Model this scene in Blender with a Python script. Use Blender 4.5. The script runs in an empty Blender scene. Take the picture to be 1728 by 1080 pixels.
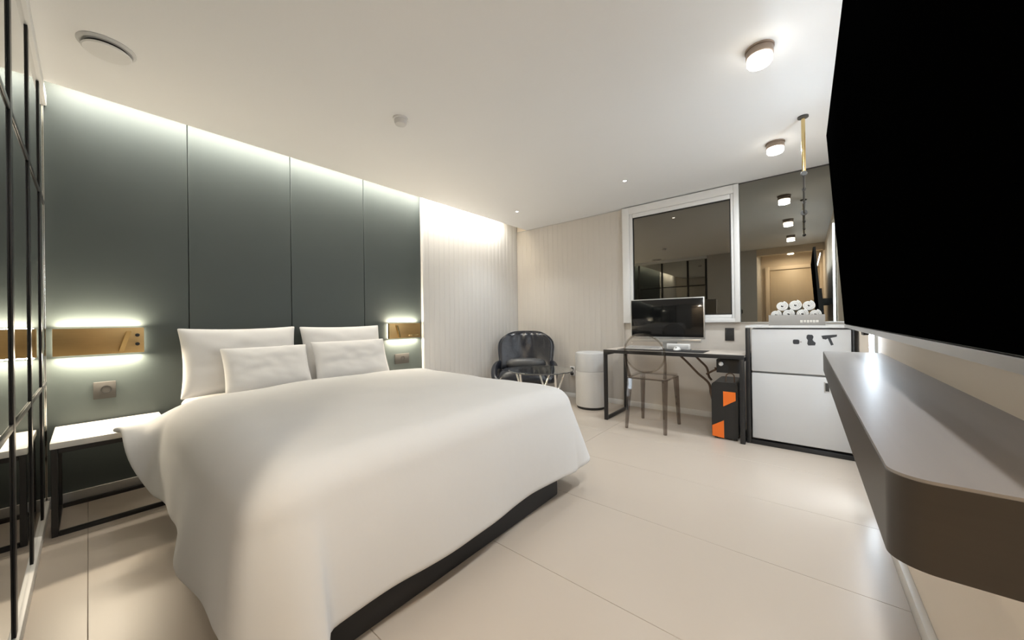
import bpy, bmesh, math, random
from mathutils import Vector, Matrix, noise

random.seed(7)
S = bpy.context.scene
COL = S.collection
PI = math.pi

# ------------------------------------------------------------------ camera
F_PX, YAW, PITCH, ROLL, EYE = 593.94, 0.693198, 0.0024605, -0.0145147, 1.05
fwd = Vector((-math.sin(YAW) * math.cos(PITCH), math.cos(YAW) * math.cos(PITCH), math.sin(PITCH)))
rt = Vector((math.cos(YAW), math.sin(YAW), 0))
up = rt.cross(fwd)
r2 = rt * math.cos(ROLL) + up * math.sin(ROLL)
u2 = -rt * math.sin(ROLL) + up * math.cos(ROLL)
cam_d = bpy.data.cameras.new('camera')
cam_d.sensor_width = 36.0
cam_d.lens = F_PX / 1728.0 * 36.0
cam_d.clip_start = 0.02
cam = bpy.data.objects.new('camera', cam_d)
COL.objects.link(cam)
cam.matrix_world = Matrix(((r2.x, u2.x, -fwd.x, 0), (r2.y, u2.y, -fwd.y, 0), (r2.z, u2.z, -fwd.z, EYE), (0, 0, 0, 1)))
S.camera = cam

# ------------------------------------------------------------------ world, exposure
w = bpy.data.worlds.new('world')
S.world = w
w.use_nodes = True
w.node_tree.nodes['Background'].inputs[0].default_value = (0.55, 0.65, 0.8, 1)
w.node_tree.nodes['Background'].inputs[1].default_value = 0.05
S.view_settings.view_transform = 'Standard'
S.view_settings.look = 'None'
S.view_settings.gamma = 1.0
S.view_settings.use_curve_mapping = False
S.view_settings.exposure = 0.38
S.cycles.use_denoising = True
S.cycles.use_adaptive_sampling = True
S.cycles.adaptive_threshold = 0.02
S.cycles.max_bounces = 9
S.cycles.diffuse_bounces = 4
S.cycles.glossy_bounces = 4
S.cycles.transparent_max_bounces = 16
S.cycles.sample_clamp_indirect = 4.0
S.cycles.caustics_reflective = True
S.cycles.caustics_refractive = False

# power of the lamps the room has, plus one added fill (each one is made in its lamp's builder)
P_COVE = 26.0        # warm LED strip in the ceiling cove
P_SCONCE = 8.0       # each backlit brass wall light
P_CEILING = 8.5     # each surface-mounted ceiling lamp
P_SPOT = 26.0         # each small recessed spot
P_BAR = 21.0         # emission of the cool light bar behind the television
WARM = (1.0, 0.965, 0.90)
AMBER = (1.0, 0.85, 0.64)
NEUTRAL = (0.91, 0.965, 1.0)
COOL = (0.74, 0.87, 1.0)
P_FILL = 0.5        # added cool fill for the ceiling, behind the television's upper edge

HX, TX, BY, RY, CH = -3.37, 0.30, 4.20, -0.16, 2.40   # head wall, television wall, back wall, rear plane, ceiling


# ------------------------------------------------------------------ materials
MATS = {}


def mat(name, color, rough=0.5, metal=0.0, spec=0.5, var=0.0, scale=8.0, bump=0.0, bscale=60.0, emit=None, estr=0.0,
        coat=0.0, stretch=None, sheen=0.0):
    m = bpy.data.materials.new(name)
    m.use_nodes = True
    nt = m.node_tree
    b = nt.nodes['Principled BSDF']
    b.inputs['Base Color'].default_value = (*color, 1)
    b.inputs['Roughness'].default_value = rough
    b.inputs['Metallic'].default_value = metal
    b.inputs['Specular IOR Level'].default_value = spec
    b.inputs['Coat Weight'].default_value = coat
    b.inputs['Sheen Weight'].default_value = sheen
    tc = None
    if var or bump:
        tc = nt.nodes.new('ShaderNodeTexCoord')
        mp = nt.nodes.new('ShaderNodeMapping')
        nt.links.new(tc.outputs['Object'], mp.inputs['Vector'])
        if stretch:
            mp.inputs['Scale'].default_value = stretch
    if var:
        n = nt.nodes.new('ShaderNodeTexNoise')
        n.inputs['Scale'].default_value = scale
        n.inputs['Detail'].default_value = 5
        nt.links.new(mp.outputs[0], n.inputs['Vector'])
        mx = nt.nodes.new('ShaderNodeMix')
        mx.data_type = 'RGBA'
        mx.inputs[6].default_value = (*[c * (1 - var) for c in color], 1)
        mx.inputs[7].default_value = (*[min(1, c * (1 + var)) for c in color], 1)
        nt.links.new(n.outputs['Fac'], mx.inputs[0])
        nt.links.new(mx.outputs[2], b.inputs['Base Color'])
    if bump:
        n2 = nt.nodes.new('ShaderNodeTexNoise')
        n2.inputs['Scale'].default_value = bscale
        n2.inputs['Detail'].default_value = 4
        nt.links.new(mp.outputs[0], n2.inputs['Vector'])
        bp = nt.nodes.new('ShaderNodeBump')
        bp.inputs['Strength'].default_value = bump
        bp.inputs['Distance'].default_value = 0.01
        nt.links.new(n2.outputs['Fac'], bp.inputs['Height'])
        nt.links.new(bp.outputs[0], b.inputs['Normal'])
    if emit:
        b.inputs['Emission Color'].default_value = (*emit, 1)
        b.inputs['Emission Strength'].default_value = estr
    MATS[name] = m
    return m


def mat_clear(name, tint, gloss=0.12, rough=0.05):
    m = bpy.data.materials.new(name)
    m.use_nodes = True
    nt = m.node_tree
    for n in list(nt.nodes):
        if n.type == 'BSDF_PRINCIPLED':
            nt.nodes.remove(n)
    out = nt.nodes['Material Output']
    t = nt.nodes.new('ShaderNodeBsdfTransparent')
    t.inputs[0].default_value = (*tint, 1)
    g = nt.nodes.new('ShaderNodeBsdfGlossy')
    g.inputs['Roughness'].default_value = rough
    g.inputs['Color'].default_value = (0.9, 0.9, 0.9, 1)
    lw = nt.nodes.new('ShaderNodeLayerWeight')
    lw.inputs[0].default_value = gloss
    mx = nt.nodes.new('ShaderNodeMixShader')
    nt.links.new(lw.outputs['Facing'], mx.inputs[0])
    nt.links.new(t.outputs[0], mx.inputs[1])
    nt.links.new(g.outputs[0], mx.inputs[2])
    nt.links.new(mx.outputs[0], out.inputs[0])
    MATS[name] = m
    return m


mat('ceiling', (0.83, 0.835, 0.84), 0.9, var=0.01, scale=3, bump=0.03, bscale=120)
mat('cove', (0.85, 0.83, 0.78), 0.9, var=0.01)
mat('head_panel', (0.050, 0.064, 0.063), 0.55, var=0.04, scale=4, bump=0.02, bscale=200)
mat('panel_joint', (0.03, 0.035, 0.035), 0.8, var=0.1)
mat('white_wall', (0.78, 0.765, 0.74), 0.75, var=0.015, scale=3, bump=0.02, bscale=150)
mat('slat_beige', (0.56, 0.525, 0.48), 0.6, var=0.015, scale=3)
mat('slat_white', (0.63, 0.62, 0.605), 0.6, var=0.015, scale=3)
mat('under_window', (0.68, 0.635, 0.58), 0.7, var=0.02, scale=3, bump=0.02, bscale=150)
mat('beige_wall', (0.86, 0.77, 0.665), 0.7, var=0.02, scale=3, bump=0.02, bscale=150)
mat('entry_wall', (0.66, 0.55, 0.42), 0.6, var=0.03, scale=3)
mat('entry_door', (0.52, 0.42, 0.30), 0.5, var=0.06, scale=4, stretch=(8, 8, 0.6))
mat('grey_wall', (0.50, 0.48, 0.45), 0.7, var=0.03, scale=3)
mat('tile', (0.55, 0.48, 0.41), 0.35, spec=0.5, var=0.035, scale=2.2, bump=0.015, bscale=30)
mat('grout', (0.50, 0.44, 0.38), 0.8, var=0.05)
mat('base_white', (0.82, 0.81, 0.79), 0.4, var=0.01)
mat('base_grey', (0.45, 0.44, 0.42), 0.5, var=0.03)
mat('black_metal', (0.012, 0.012, 0.013), 0.35, spec=0.5, var=0.1)
mat('dark_trim', (0.06, 0.058, 0.055), 0.5, var=0.05)
mat('tinted_mirror', (0.44, 0.45, 0.43), 0.015, metal=1.0, var=0.01, scale=0.5)
mat('bronze_mirror', (0.25, 0.24, 0.21), 0.012, metal=1.0, var=0.01, scale=0.5)
mat('night_glass', (0.21, 0.195, 0.165), 0.015, metal=1.0, var=0.01, scale=0.5)
mat('pvc_white', (0.78, 0.78, 0.775), 0.35, var=0.01)
mat('linen', (0.67, 0.665, 0.66), 0.85, var=0.02, scale=6, bump=0.10, bscale=14, sheen=0.2)
mat('sheet', (0.72, 0.70, 0.68), 0.85, var=0.02, scale=6, bump=0.08, bscale=20, sheen=0.2)
mat('bed_base', (0.02, 0.02, 0.022), 0.7, var=0.1)
mat('brass', (0.46, 0.31, 0.14), 0.42, metal=1.0, var=0.1, scale=12, stretch=(1, 1, 20))
mat('brass_polished', (0.72, 0.56, 0.28), 0.18, metal=1.0, var=0.05)
mat('led_warm', (1, 0.95, 0.85), 0.5, emit=(1.0, 0.88, 0.66), estr=12.0)
mat('led_cool', (0.95, 0.97, 1.0), 0.5, emit=COOL, estr=P_BAR)
mat('lamp_glow', (1, 1, 1), 0.5, emit=(1.0, 0.93, 0.82), estr=7.0)
mat('spot_glow', (1, 1, 1), 0.5, emit=(1.0, 0.94, 0.85), estr=10.0)
mat('lamp_body', (0.30, 0.235, 0.19), 0.45, metal=0.3, var=0.05)
mat('outlet_grey', (0.055, 0.053, 0.050), 0.8, spec=0.15, var=0.04)
mat('outlet_dark', (0.015, 0.015, 0.015), 0.5, var=0.05)
mat('stone_top', (0.74, 0.71, 0.66), 0.3, var=0.10, scale=14)
mat('leather', (0.012, 0.014, 0.021), 0.27, spec=0.5, var=0.12, scale=10, bump=0.12, bscale=45)
mat('leather_grey', (0.06, 0.062, 0.066), 0.4, var=0.06, scale=10, bump=0.1, bscale=45)
mat('chrome', (0.78, 0.77, 0.75), 0.1, metal=1.0, var=0.02)
mat('appliance', (0.56, 0.56, 0.56), 0.32, var=0.01)
mat('appliance_grey', (0.62, 0.62, 0.615), 0.4, var=0.02)
mat('purifier_mesh', (0.66, 0.655, 0.645), 0.55, var=0.04, scale=90)
mat('desk_top', (0.56, 0.50, 0.44), 0.35, var=0.05, scale=5, stretch=(0.6, 8, 1))
mat('mat_black', (0.015, 0.015, 0.016), 0.6, var=0.1)
mat('screen', (0.006, 0.006, 0.006), 0.08, spec=0.4, var=0.05)
mat('tv_screen', (0.0005, 0.0005, 0.0005), 0.5, spec=0.0, var=0.05)
mat('silver', (0.55, 0.55, 0.54), 0.3, metal=0.8, var=0.03)
mat('white_plastic', (0.80, 0.80, 0.79), 0.35, var=0.01)
mat('pc_black', (0.012, 0.012, 0.012), 0.4, var=0.1)
mat('orange', (0.85, 0.17, 0.015), 0.4, var=0.04)
mat('cable', (0.10, 0.06, 0.035), 0.5, var=0.15, scale=20)
mat('box_grey', (0.30, 0.285, 0.265), 0.7, var=0.05)
mat('print_pale', (0.66, 0.63, 0.58), 0.7, var=0.03)
mat('towel', (0.84, 0.83, 0.80), 0.95, var=0.03, scale=30, bump=0.5, bscale=220)
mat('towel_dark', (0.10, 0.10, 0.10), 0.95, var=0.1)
mat('sticker', (0.022, 0.024, 0.028), 0.5, var=0.1)
mat('counter_side', (0.034, 0.028, 0.022), 0.42, var=0.12, scale=6, stretch=(2, 0.8, 26))
mat('counter_top', (0.225, 0.205, 0.195), 0.36, spec=0.6, var=0.06, scale=5, stretch=(16, 0.8, 1))
mat_clear('ghost', (0.90, 0.88, 0.86), 0.08)
mat_clear('ghost_rim', (0.60, 0.56, 0.53), 0.12)
mat_clear('ghost_hoop', (0.80, 0.78, 0.75), 0.10)
mat_clear('clear_glass', (0.80, 0.83, 0.80), 0.3, 0.01)

# ------------------------------------------------------------------ object helpers
ORG = {}


def link(name, me, parent=None, loc=(0, 0, 0)):
    o = bpy.data.objects.new(name, me)
    COL.objects.link(o)
    if parent is not None:
        o.parent = parent
        ORG[o.name] = ORG[parent.name]
    else:
        o.location = loc
        ORG[o.name] = Vector(loc)
    return o


def tag(o, label=None, cat=None, group=None, kind=None):
    if label:
        o['label'] = label
    if cat:
        o['category'] = cat
    if group:
        o['group'] = group
    if kind:
        o['kind'] = kind
    return o


def thing(name, loc, label, cat, group=None):
    o = bpy.data.objects.new(name, None)
    COL.objects.link(o)
    o.location = loc
    o.empty_display_size = 0.1
    ORG[o.name] = Vector(loc)
    return tag(o, label, cat, group)


def obj(name, bm, m, parent=None, loc=(0, 0, 0), smooth=False):
    """verts of bm are in world space; they are moved into the thing's own space"""
    o0 = ORG[parent.name] if parent is not None else Vector(loc)
    bmesh.ops.translate(bm, verts=bm.verts, vec=-o0)
    bmesh.ops.recalc_face_normals(bm, faces=bm.faces)
    me = bpy.data.meshes.new(name)
    bm.to_mesh(me)
    bm.free()
    if smooth:
        me.shade_smooth()
        if smooth == 'auto':
            me.set_sharp_from_angle(angle=math.radians(38))
    me.materials.append(MATS[m])
    return link(name, me, parent, loc)


def add_box(bm, x0, x1, y0, y1, z0, z1, bev=0.0, seg=2):
    r = bmesh.ops.create_cube(bm, size=1.0)
    vs = r['verts']
    for v in vs:
        v.co = Vector((x0 + (v.co.x + .5) * (x1 - x0), y0 + (v.co.y + .5) * (y1 - y0), z0 + (v.co.z + .5) * (z1 - z0)))
    if bev:
        es = list({e for v in vs for e in v.link_edges})
        bmesh.ops.bevel(bm, geom=es, offset=bev, segments=seg, affect='EDGES', profile=0.5)


def box(name, x0, x1, y0, y1, z0, z1, m, parent=None, bev=0.0, loc=None, seg=2):
    bm = bmesh.new()
    add_box(bm, x0, x1, y0, y1, z0, z1, bev, seg)
    if loc is None:
        loc = ((x0 + x1) / 2, (y0 + y1) / 2, z0)
    return obj(name, bm, m, parent, loc, smooth='auto' if bev else False)


def add_lathe(bm, c, prof, n=32, axis='z', cap=True):
    """prof: list of (radius, height)"""
    c = Vector(c)
    rings = []
    for (r, h) in prof:
        ring = []
        for k in range(n):
            a = 2 * PI * k / n
            p = Vector((r * math.cos(a), r * math.sin(a), h))
            if axis == 'y':
                p = Vector((p.x, h, p.y))
            elif axis == 'x':
                p = Vector((h, p.x, p.y))
            ring.append(bm.verts.new(c + p))
        rings.append(ring)
    for a, b in zip(rings, rings[1:]):
        for k in range(n):
            bm.faces.new((a[k], a[(k + 1) % n], b[(k + 1) % n], b[k]))
    if cap:
        bm.faces.new(rings[0])
        bm.faces.new(rings[-1])


def lathe(name, c, prof, m, parent=None, n=32, axis='z', loc=None, cap=True):
    bm = bmesh.new()
    add_lathe(bm, c, prof, n, axis, cap)
    return obj(name, bm, m, parent, loc if loc is not None else c, smooth='auto')


def add_tube(bm, pts, r, n=8, closed=False):
    pts = [Vector(p) for p in pts]
    rings = []
    prev = None
    cnt = len(pts)
    for i, p in enumerate(pts):
        if closed:
            d = pts[(i + 1) % cnt] - pts[i - 1]
        elif i == 0:
            d = pts[1] - p
        elif i == cnt - 1:
            d = p - pts[i - 1]
        else:
            d = pts[i + 1] - pts[i - 1]
        d.normalize()
        if prev is None:
            ref = Vector((0, 0, 1)) if abs(d.z) < .9 else Vector((1, 0, 0))
            a = d.cross(ref).normalized()
        else:
            a = (prev - d * prev.dot(d)).normalized()
        prev = a
        b = d.cross(a)
        rr = r[i] if isinstance(r, (list, tuple)) else r
        rings.append([bm.verts.new(p + (a * math.cos(2 * PI * k / n) + b * math.sin(2 * PI * k / n)) * rr) for k in range(n)])
    pairs = list(zip(rings, rings[1:]))
    if closed:
        pairs.append((rings[-1], rings[0]))
    for a, b in pairs:
        for k in range(n):
            bm.faces.new((a[k], a[(k + 1) % n], b[(k + 1) % n], b[k]))
    if not closed:
        bm.faces.new(rings[0])
        bm.faces.new(rings[-1])


def tube(name, pts, r, m, parent=None, n=8, closed=False, loc=None):
    bm = bmesh.new()
    add_tube(bm, pts, r, n, closed)
    return obj(name, bm, m, parent, loc if loc is not None else pts[0], smooth='auto')


def bez(pts, n=8):
    """Catmull-Rom through the points"""
    P = [Vector(p) for p in pts]
    P = [P[0] * 2 - P[1]] + P + [P[-1] * 2 - P[-2]]
    out = []
    for i in range(1, len(P) - 2):
        for k in range(n):
            t = k / n
            a, b, c, d = P[i - 1], P[i], P[i + 1], P[i + 2]
            out.append(.5 * (2 * b + (c - a) * t + (2 * a - 5 * b + 4 * c - d) * t * t + (3 * b - a - 3 * c + d) * t ** 3))
    out.append(P[-2])
    return out


def prism(name, poly, axis, a0, a1, m, parent=None, loc=None, bev=0.0):
    """extrude a 2-D polygon along an axis; poly coordinates are the other two axes in order"""
    bm = bmesh.new()

    def P(p, a):
        if axis == 'x':
            return (a, p[0], p[1])
        if axis == 'y':
            return (p[0], a, p[1])
        return (p[0], p[1], a)
    A = [bm.verts.new(P(p, a0)) for p in poly]
    B = [bm.verts.new(P(p, a1)) for p in poly]
    n = len(poly)
    bm.faces.new(A)
    bm.faces.new(B)
    for k in range(n):
        bm.faces.new((A[k], A[(k + 1) % n], B[(k + 1) % n], B[k]))
    if bev:
        bmesh.ops.bevel(bm, geom=list(bm.edges), offset=bev, segments=2, affect='EDGES')
    if loc is None:
        loc = P(poly[0], a0)
    return obj(name, bm, m, parent, loc, smooth='auto')


def rounded(x0, x1, y0, y1, r, n=6):
    out = []
    for cx, cy, a0 in ((x1 - r, y1 - r, 0), (x0 + r, y1 - r, 90), (x0 + r, y0 + r, 180), (x1 - r, y0 + r, 270)):
        for k in range(n + 1):
            a = math.radians(a0 + 90 * k / n)
            out.append((cx + r * math.cos(a), cy + r * math.sin(a)))
    return out


def mods(o, *ms):
    for typ, kw in ms:
        md = o.modifiers.new(typ.lower(), typ)
        for k, v in kw.items():
            setattr(md, k, v)
    return o


def area(name, loc, target, sx, sy, power, color, parent=None, spread=180):
    l = bpy.data.lights.new(name, 'AREA')
    l.shape = 'RECTANGLE'
    l.size, l.size_y = sx, sy
    l.energy = power
    l.color = color
    l.spread = math.radians(spread)
    o = bpy.data.objects.new(name, l)
    COL.objects.link(o)
    d = Vector(target).normalized()
    ya = (Vector((0, 1, 0)) - d * d.y).normalized()      # the long side lies along the wall
    xa = ya.cross(-d)
    o.rotation_euler = Matrix((xa, ya, -d)).transposed().to_euler()
    if parent is not None:
        o.parent = parent
        o.location = Vector(loc) - ORG[parent.name]
    else:
        o.location = loc
    return o


def lerp(a, b, t):
    return a + (b - a) * t


def sstep(a, b, x):
    t = max(0.0, min(1.0, (x - a) / (b - a)))
    return t * t * (3 - 2 * t)


# ================================================================== the room
def struct(o):
    o['kind'] = 'structure'
    return o


# floor: slab with large tiles laid on it
fl = struct(box('floor', -3.45, TX + .08, -1.25, BY + .08, -0.12, -0.006, 'grout'))
tile_mesh = {}
xs = [HX, -2.83, -1.46, TX]
ys = [-1.10, -0.63, -0.009, 0.611, 1.231, 1.851, 2.471, 3.091, 3.711, BY]
for i in range(3):
    for j in range(len(ys) - 1):
        g = 0.0008
        x0, x1, y0, y1 = xs[i] + g, xs[i + 1] - g, ys[j] + g, ys[j + 1] - g
        box('tile', x0, x1, y0, y1, -0.006, 0.0, 'tile', fl, bev=0.0008, seg=1)

# ceiling with an open cove along the head wall
CE = -3.18
ce = struct(box('ceiling', CE, TX + .08, -1.25, BY + .08, CH, CH + .12, 'ceiling'))
box('cove_lid', -3.45, CE, -.35, BY + .08, 2.56, 2.62, 'cove', ce)
# head wall (dark panels and white fluting)
wl = struct(box('wall_left', -3.50, HX - .012, -.35, BY + .08, -.05, 2.60, 'panel_joint'))
pj = [RY - .02, .46, 1.112, 1.761, 2.436]
for a, b in zip(pj, pj[1:]):
    box('wall_panel', HX - .012, HX, a + .0025, b - .0025, .07, 2.56, 'head_panel', wl, bev=.0015, seg=1)
box('backing', HX - .012, HX - .002, 2.437, BY, 0, 2.56, 'slat_white', wl)
box('edge_strip', HX - .01, HX + .032, 2.4365, 2.462, 0, 2.56, 'slat_white', wl, bev=.003)


def slat_shape(name, along, c, half, z0, z1, base, parent):
    """one gently rounded flute, proud of its backing"""
    poly = []
    for k in range(9):
        a = PI * k / 8
        poly.append((c - half * math.cos(a), base + .003 * math.sin(a)))
    poly = [(c - half, base - .002)] + poly[1:-1] + [(c + half, base - .002)]
    return poly


p = 2.466
while p + .078 < BY - .018:
    q = slat_shape('slat', 'y', p + .039, .037, 0, 0, HX, wl)
    prism('slat', [(b, a) for a, b in q], 'z', 0.07, 2.56, 'slat_white', wl)
    p += .078

# back wall
wb = struct(box('wall_back', -3.50, TX + .08, BY + .02, BY + .14, -.05, 2.60, 'beige_wall'))
box('backing', HX, -1.70, BY, BY + .02, 0, CH, 'slat_beige', wb)
box('wall_skin', -1.70, TX, BY - .002, BY + .02, 0, 1.003, 'under_window', wb)
p = HX + .03
while p + .078 < -1.715:
    q = slat_shape('slat', 'x', p + .039, .037, 0, 0, 0, wb)
    prism('slat', [(a, BY - b) for a, b in q], 'z', 0.07, CH - .012, 'slat_beige', wb)
    p += .078
box('edge_strip', -1.715, -1.690, BY - .025, BY + .01, 0, CH - .002, 'slat_beige', wb, bev=.003)

# television wall
wr = struct(box('wall_right', TX, TX + .12, -1.25, BY + .08, -.05, 2.60, 'beige_wall'))
struct(box('baseboard_right', TX - .022, TX, RY, BY, 0, .062, 'base_white', bev=.002))
struct(box('baseboard_left', HX, HX + .012, RY, 2.43, 0, .07, 'base_grey', bev=.002))
struct(box('baseboard_back', HX + .02, TX - .022, BY - .014, BY, 0, .06, 'base_white', bev=.002))

# rear side: wall behind the mirror partition, plain grey wall, entry recess with the door
struct(box('wall_rear', -3.45, -1.60, -.35, RY - .012, -.05, 2.56, 'grey_wall'))
struct(box('wall_entry', -1.60, -.72, -1.25, RY, -.05, CH, 'grey_wall'))
struct(box('wall_end', -.72, TX, -1.25, -1.10, -.05, CH, 'entry_wall'))
struct(box('trim_1', -.72, TX, -.30, RY, 2.27, CH, 'entry_wall', bev=.003))
d1 = struct(box('door_1', -.56, .24, -1.10, -1.06, 0, 2.05, 'entry_door', bev=.003))
for a, b, c, d in ((-.64, -.565, 0, 2.13), (.245, .298, 0, 2.13), (-.565, .245, 2.055, 2.13)):
    box('door_frame', a, b, -1.10, -1.035, c, d, 'entry_wall', d1, bev=.003)
lathe('door_knob', (.17, -1.06, 1.0), [(.0, 0), (.012, .001), (.012, .03), (.026, .04), (.026, .06), (.01, .066)], 'chrome', d1, n=20, axis='y')

# dark shadow gap between ceiling and back wall
struct(box('trim_2', -1.69, TX, BY - .006, BY + .01, CH - .012, CH, 'dark_trim'))
struct(box('trim_3', HX + .02, -1.715, BY - .004, BY + .01, CH - .012, CH, 'base_grey'))

# window in the back wall
wn = bpy.data.objects.new('window_1', None)
COL.objects.link(wn)
wn.location = (-1.09, BY, 1.003)
ORG[wn.name] = Vector(wn.location)
wn['kind'] = 'structure'
X0, X1, Z0, Z1 = -1.690, -.490, 1.003, CH - .012
a0, a1, c0, c1 = -1.605, -.535, 1.045, 2.305      # inside edge of the fixed frame
for (x0, x1, z0, z1) in ((X0, a0, Z0, Z1), (a1, X1, Z0, Z1), (a0, a1, Z0, c0), (a0, a1, c1, Z1)):
    box('frame', x0, x1, BY - .05, BY + .03, z0, z1, 'pvc_white', wn, bev=.003)
s0, s1, t0, t1 = -1.568, -.563, 1.083, 2.257
for (x0, x1, z0, z1) in ((a0, s0, c0, c1), (s1, a1, c0, c1), (s0, s1, c0, t0), (s0, s1, t1, c1)):
    box('sash', x0 + .001, x1 - .001, BY - .038, BY + .02, z0 + .001, z1 - .001, 'pvc_white', wn, bev=.004)
for (x0, x1, z0, z1) in ((s0, s0 + .010, t0, t1), (s1 - .010, s1, t0, t1), (s0 + .01, s1 - .01, t0, t0 + .008), (s0 + .01, s1 - .01, t1 - .010, t1)):
    box('gasket', x0, x1, BY - .026, BY, z0, z1, 'outlet_dark', wn)
box('pane', s0 + .008, s1 - .008, BY - .018, BY - .008, t0 + .006, t1 - .006, 'night_glass', wn)

# bronze mirror panel beside the window
mr = thing('wall_mirror', (-.1, BY, 1.0), 'tall bronze tinted mirror panel on back wall between window and television wall', 'mirror')
box('mirror_glass', -.486, TX - .002, BY - .012, BY + .002, 1.006, CH - .014, 'bronze_mirror', mr)
box('edge_trim', -.487, TX - .002, BY - .014, BY + .002, .994, 1.006, 'silver', mr)

# mirror partition on the rear side with its black grid
mp = thing('mirror_partition', (-2.48, RY, 0), 'tinted mirror wall divided by a black metal grid beside the bed', 'mirror')
gx = [-3.36, -3.06, -2.53, -1.98, -1.62]
gz = [.055, .73, 1.765, 2.375]
for a, b in zip(gx, gx[1:]):
    for c, d in zip(gz, gz[1:]):
        box('mirror_pane', a + .001, b - .001, RY - .01, RY, c + .001, d - .001, 'tinted_mirror', mp)
for x in gx[1:]:
    box('upright', x - .021, x + .021, RY, RY + .005, .055, 2.33, 'black_metal', mp, bev=.001)
box('upright', HX + .002, HX + .022, RY, RY + .004, .055, 2.33, 'chrome', mp, bev=.002)
for z in gz[1:3]:
    for a, b in zip(gx, gx[1:]):
        box('crossbar', a + .022, b - .022, RY, RY + .004, z - .011, z + .011, 'black_metal', mp, bev=.001)
box('top_rail', HX + .002, -1.60, RY - .01, RY + .014, 2.335, CH - .001, 'ceiling', mp, bev=.003)
box('bottom_rail', HX + .014, -1.60, RY - .012, RY + .012, 0, .055, 'base_white', mp, bev=.003)

# ================================================================== built-in lights
cv = thing('cove_light', (-3.26, 2.0, 2.5), 'warm LED strip hidden in the ceiling cove above the headboard wall', 'light')
box('strip', -3.30, -3.22, RY - .02, BY - .40, 2.532, 2.545, 'led_warm', cv)
area('cove_area', (-3.262, 1.84, 2.525), (-.45, 0, -1), .09, 3.95, P_COVE, WARM, cv, spread=125)


def ceiling_lamp(x, y, label, power=P_CEILING, color=NEUTRAL):
    t = thing('ceiling_lamp', (x, y, CH), label, 'ceiling lamp', 'surface mounted ceiling lamps in a row')
    lathe('base_plate', (x, y, CH), [(.0, 0), (.062, 0), (.062, -.008), (.0, -.008)], 'lamp_body', t, cap=False)
    lathe('housing', (x, y, CH), [(.056, -.008), (.058, -.012), (.058, -.040), (.054, -.043), (.052, -.040), (.052, -.012)], 'lamp_body', t, cap=False)
    lathe('diffuser', (x, y, CH), [(.0, -.036), (.0515, -.036), (.054, -.048), (.054, -.070), (.048, -.080), (.03, -.084), (.0, -.085)], 'lamp_glow', t, cap=False)
    l = bpy.data.lights.new('lamp_light', 'AREA')
    l.shape = 'DISK'
    l.size = .10
    l.energy = power
    l.color = color
    o = bpy.data.objects.new('lamp_light', l)
    COL.objects.link(o)
    o.parent = t
    o.location = (0, 0, -.088)
    return t


ceiling_lamp(-.157, 3.41, 'brown cylinder ceiling lamp in front of the bronze mirror')
ceiling_lamp(-.157, 2.166, 'brown cylinder ceiling lamp nearest the viewer, above the television')
ceiling_lamp(-.157, .92, 'brown cylinder ceiling lamp seen third in the bronze mirror', 8.5)
ceiling_lamp(-.20, -.62, 'brown cylinder ceiling lamp by the entry door, seen farthest in the bronze mirror', 18, (1, .88, .70))


def spot(x, y, label):
    t = thing('recessed_spot', (x, y, CH), label, 'spotlight', 'small recessed ceiling spots')
    lathe('ring', (x, y, CH), [(.016, 0), (.027, 0), (.027, -.003), (.018, -.004), (.016, 0)], 'pvc_white', t, n=24, cap=False)
    lathe('bulb', (x, y, CH), [(.0, -.0015), (.016, -.0015), (.016, -.0005), (.0, -.0005)], 'spot_glow', t, n=24, cap=False)
    l = bpy.data.lights.new('spot_light', 'SPOT')
    l.energy = P_SPOT
    l.color = NEUTRAL
    l.spot_size = math.radians(110)
    l.spot_blend = .8
    l.shadow_soft_size = .02
    o = bpy.data.objects.new('spot_light', l)
    COL.objects.link(o)
    o.parent = t
    o.location = (0, 0, -.01)


spot(-2.712, 3.39, 'tiny recessed ceiling spot above the black armchair')
spot(-1.33, 3.35, 'tiny recessed ceiling spot in front of the window')

lb = thing('light_bar', (TX, 2.70, .1), 'cool white vertical light bar on the wall behind the television', 'light')
box('mount', TX - .014, TX, 2.685, 2.735, .10, 2.16, 'silver', lb)
box('diffuser', TX - .03, TX - .014, 2.688, 2.732, .105, 2.155, 'led_cool', lb, bev=.004)


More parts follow.
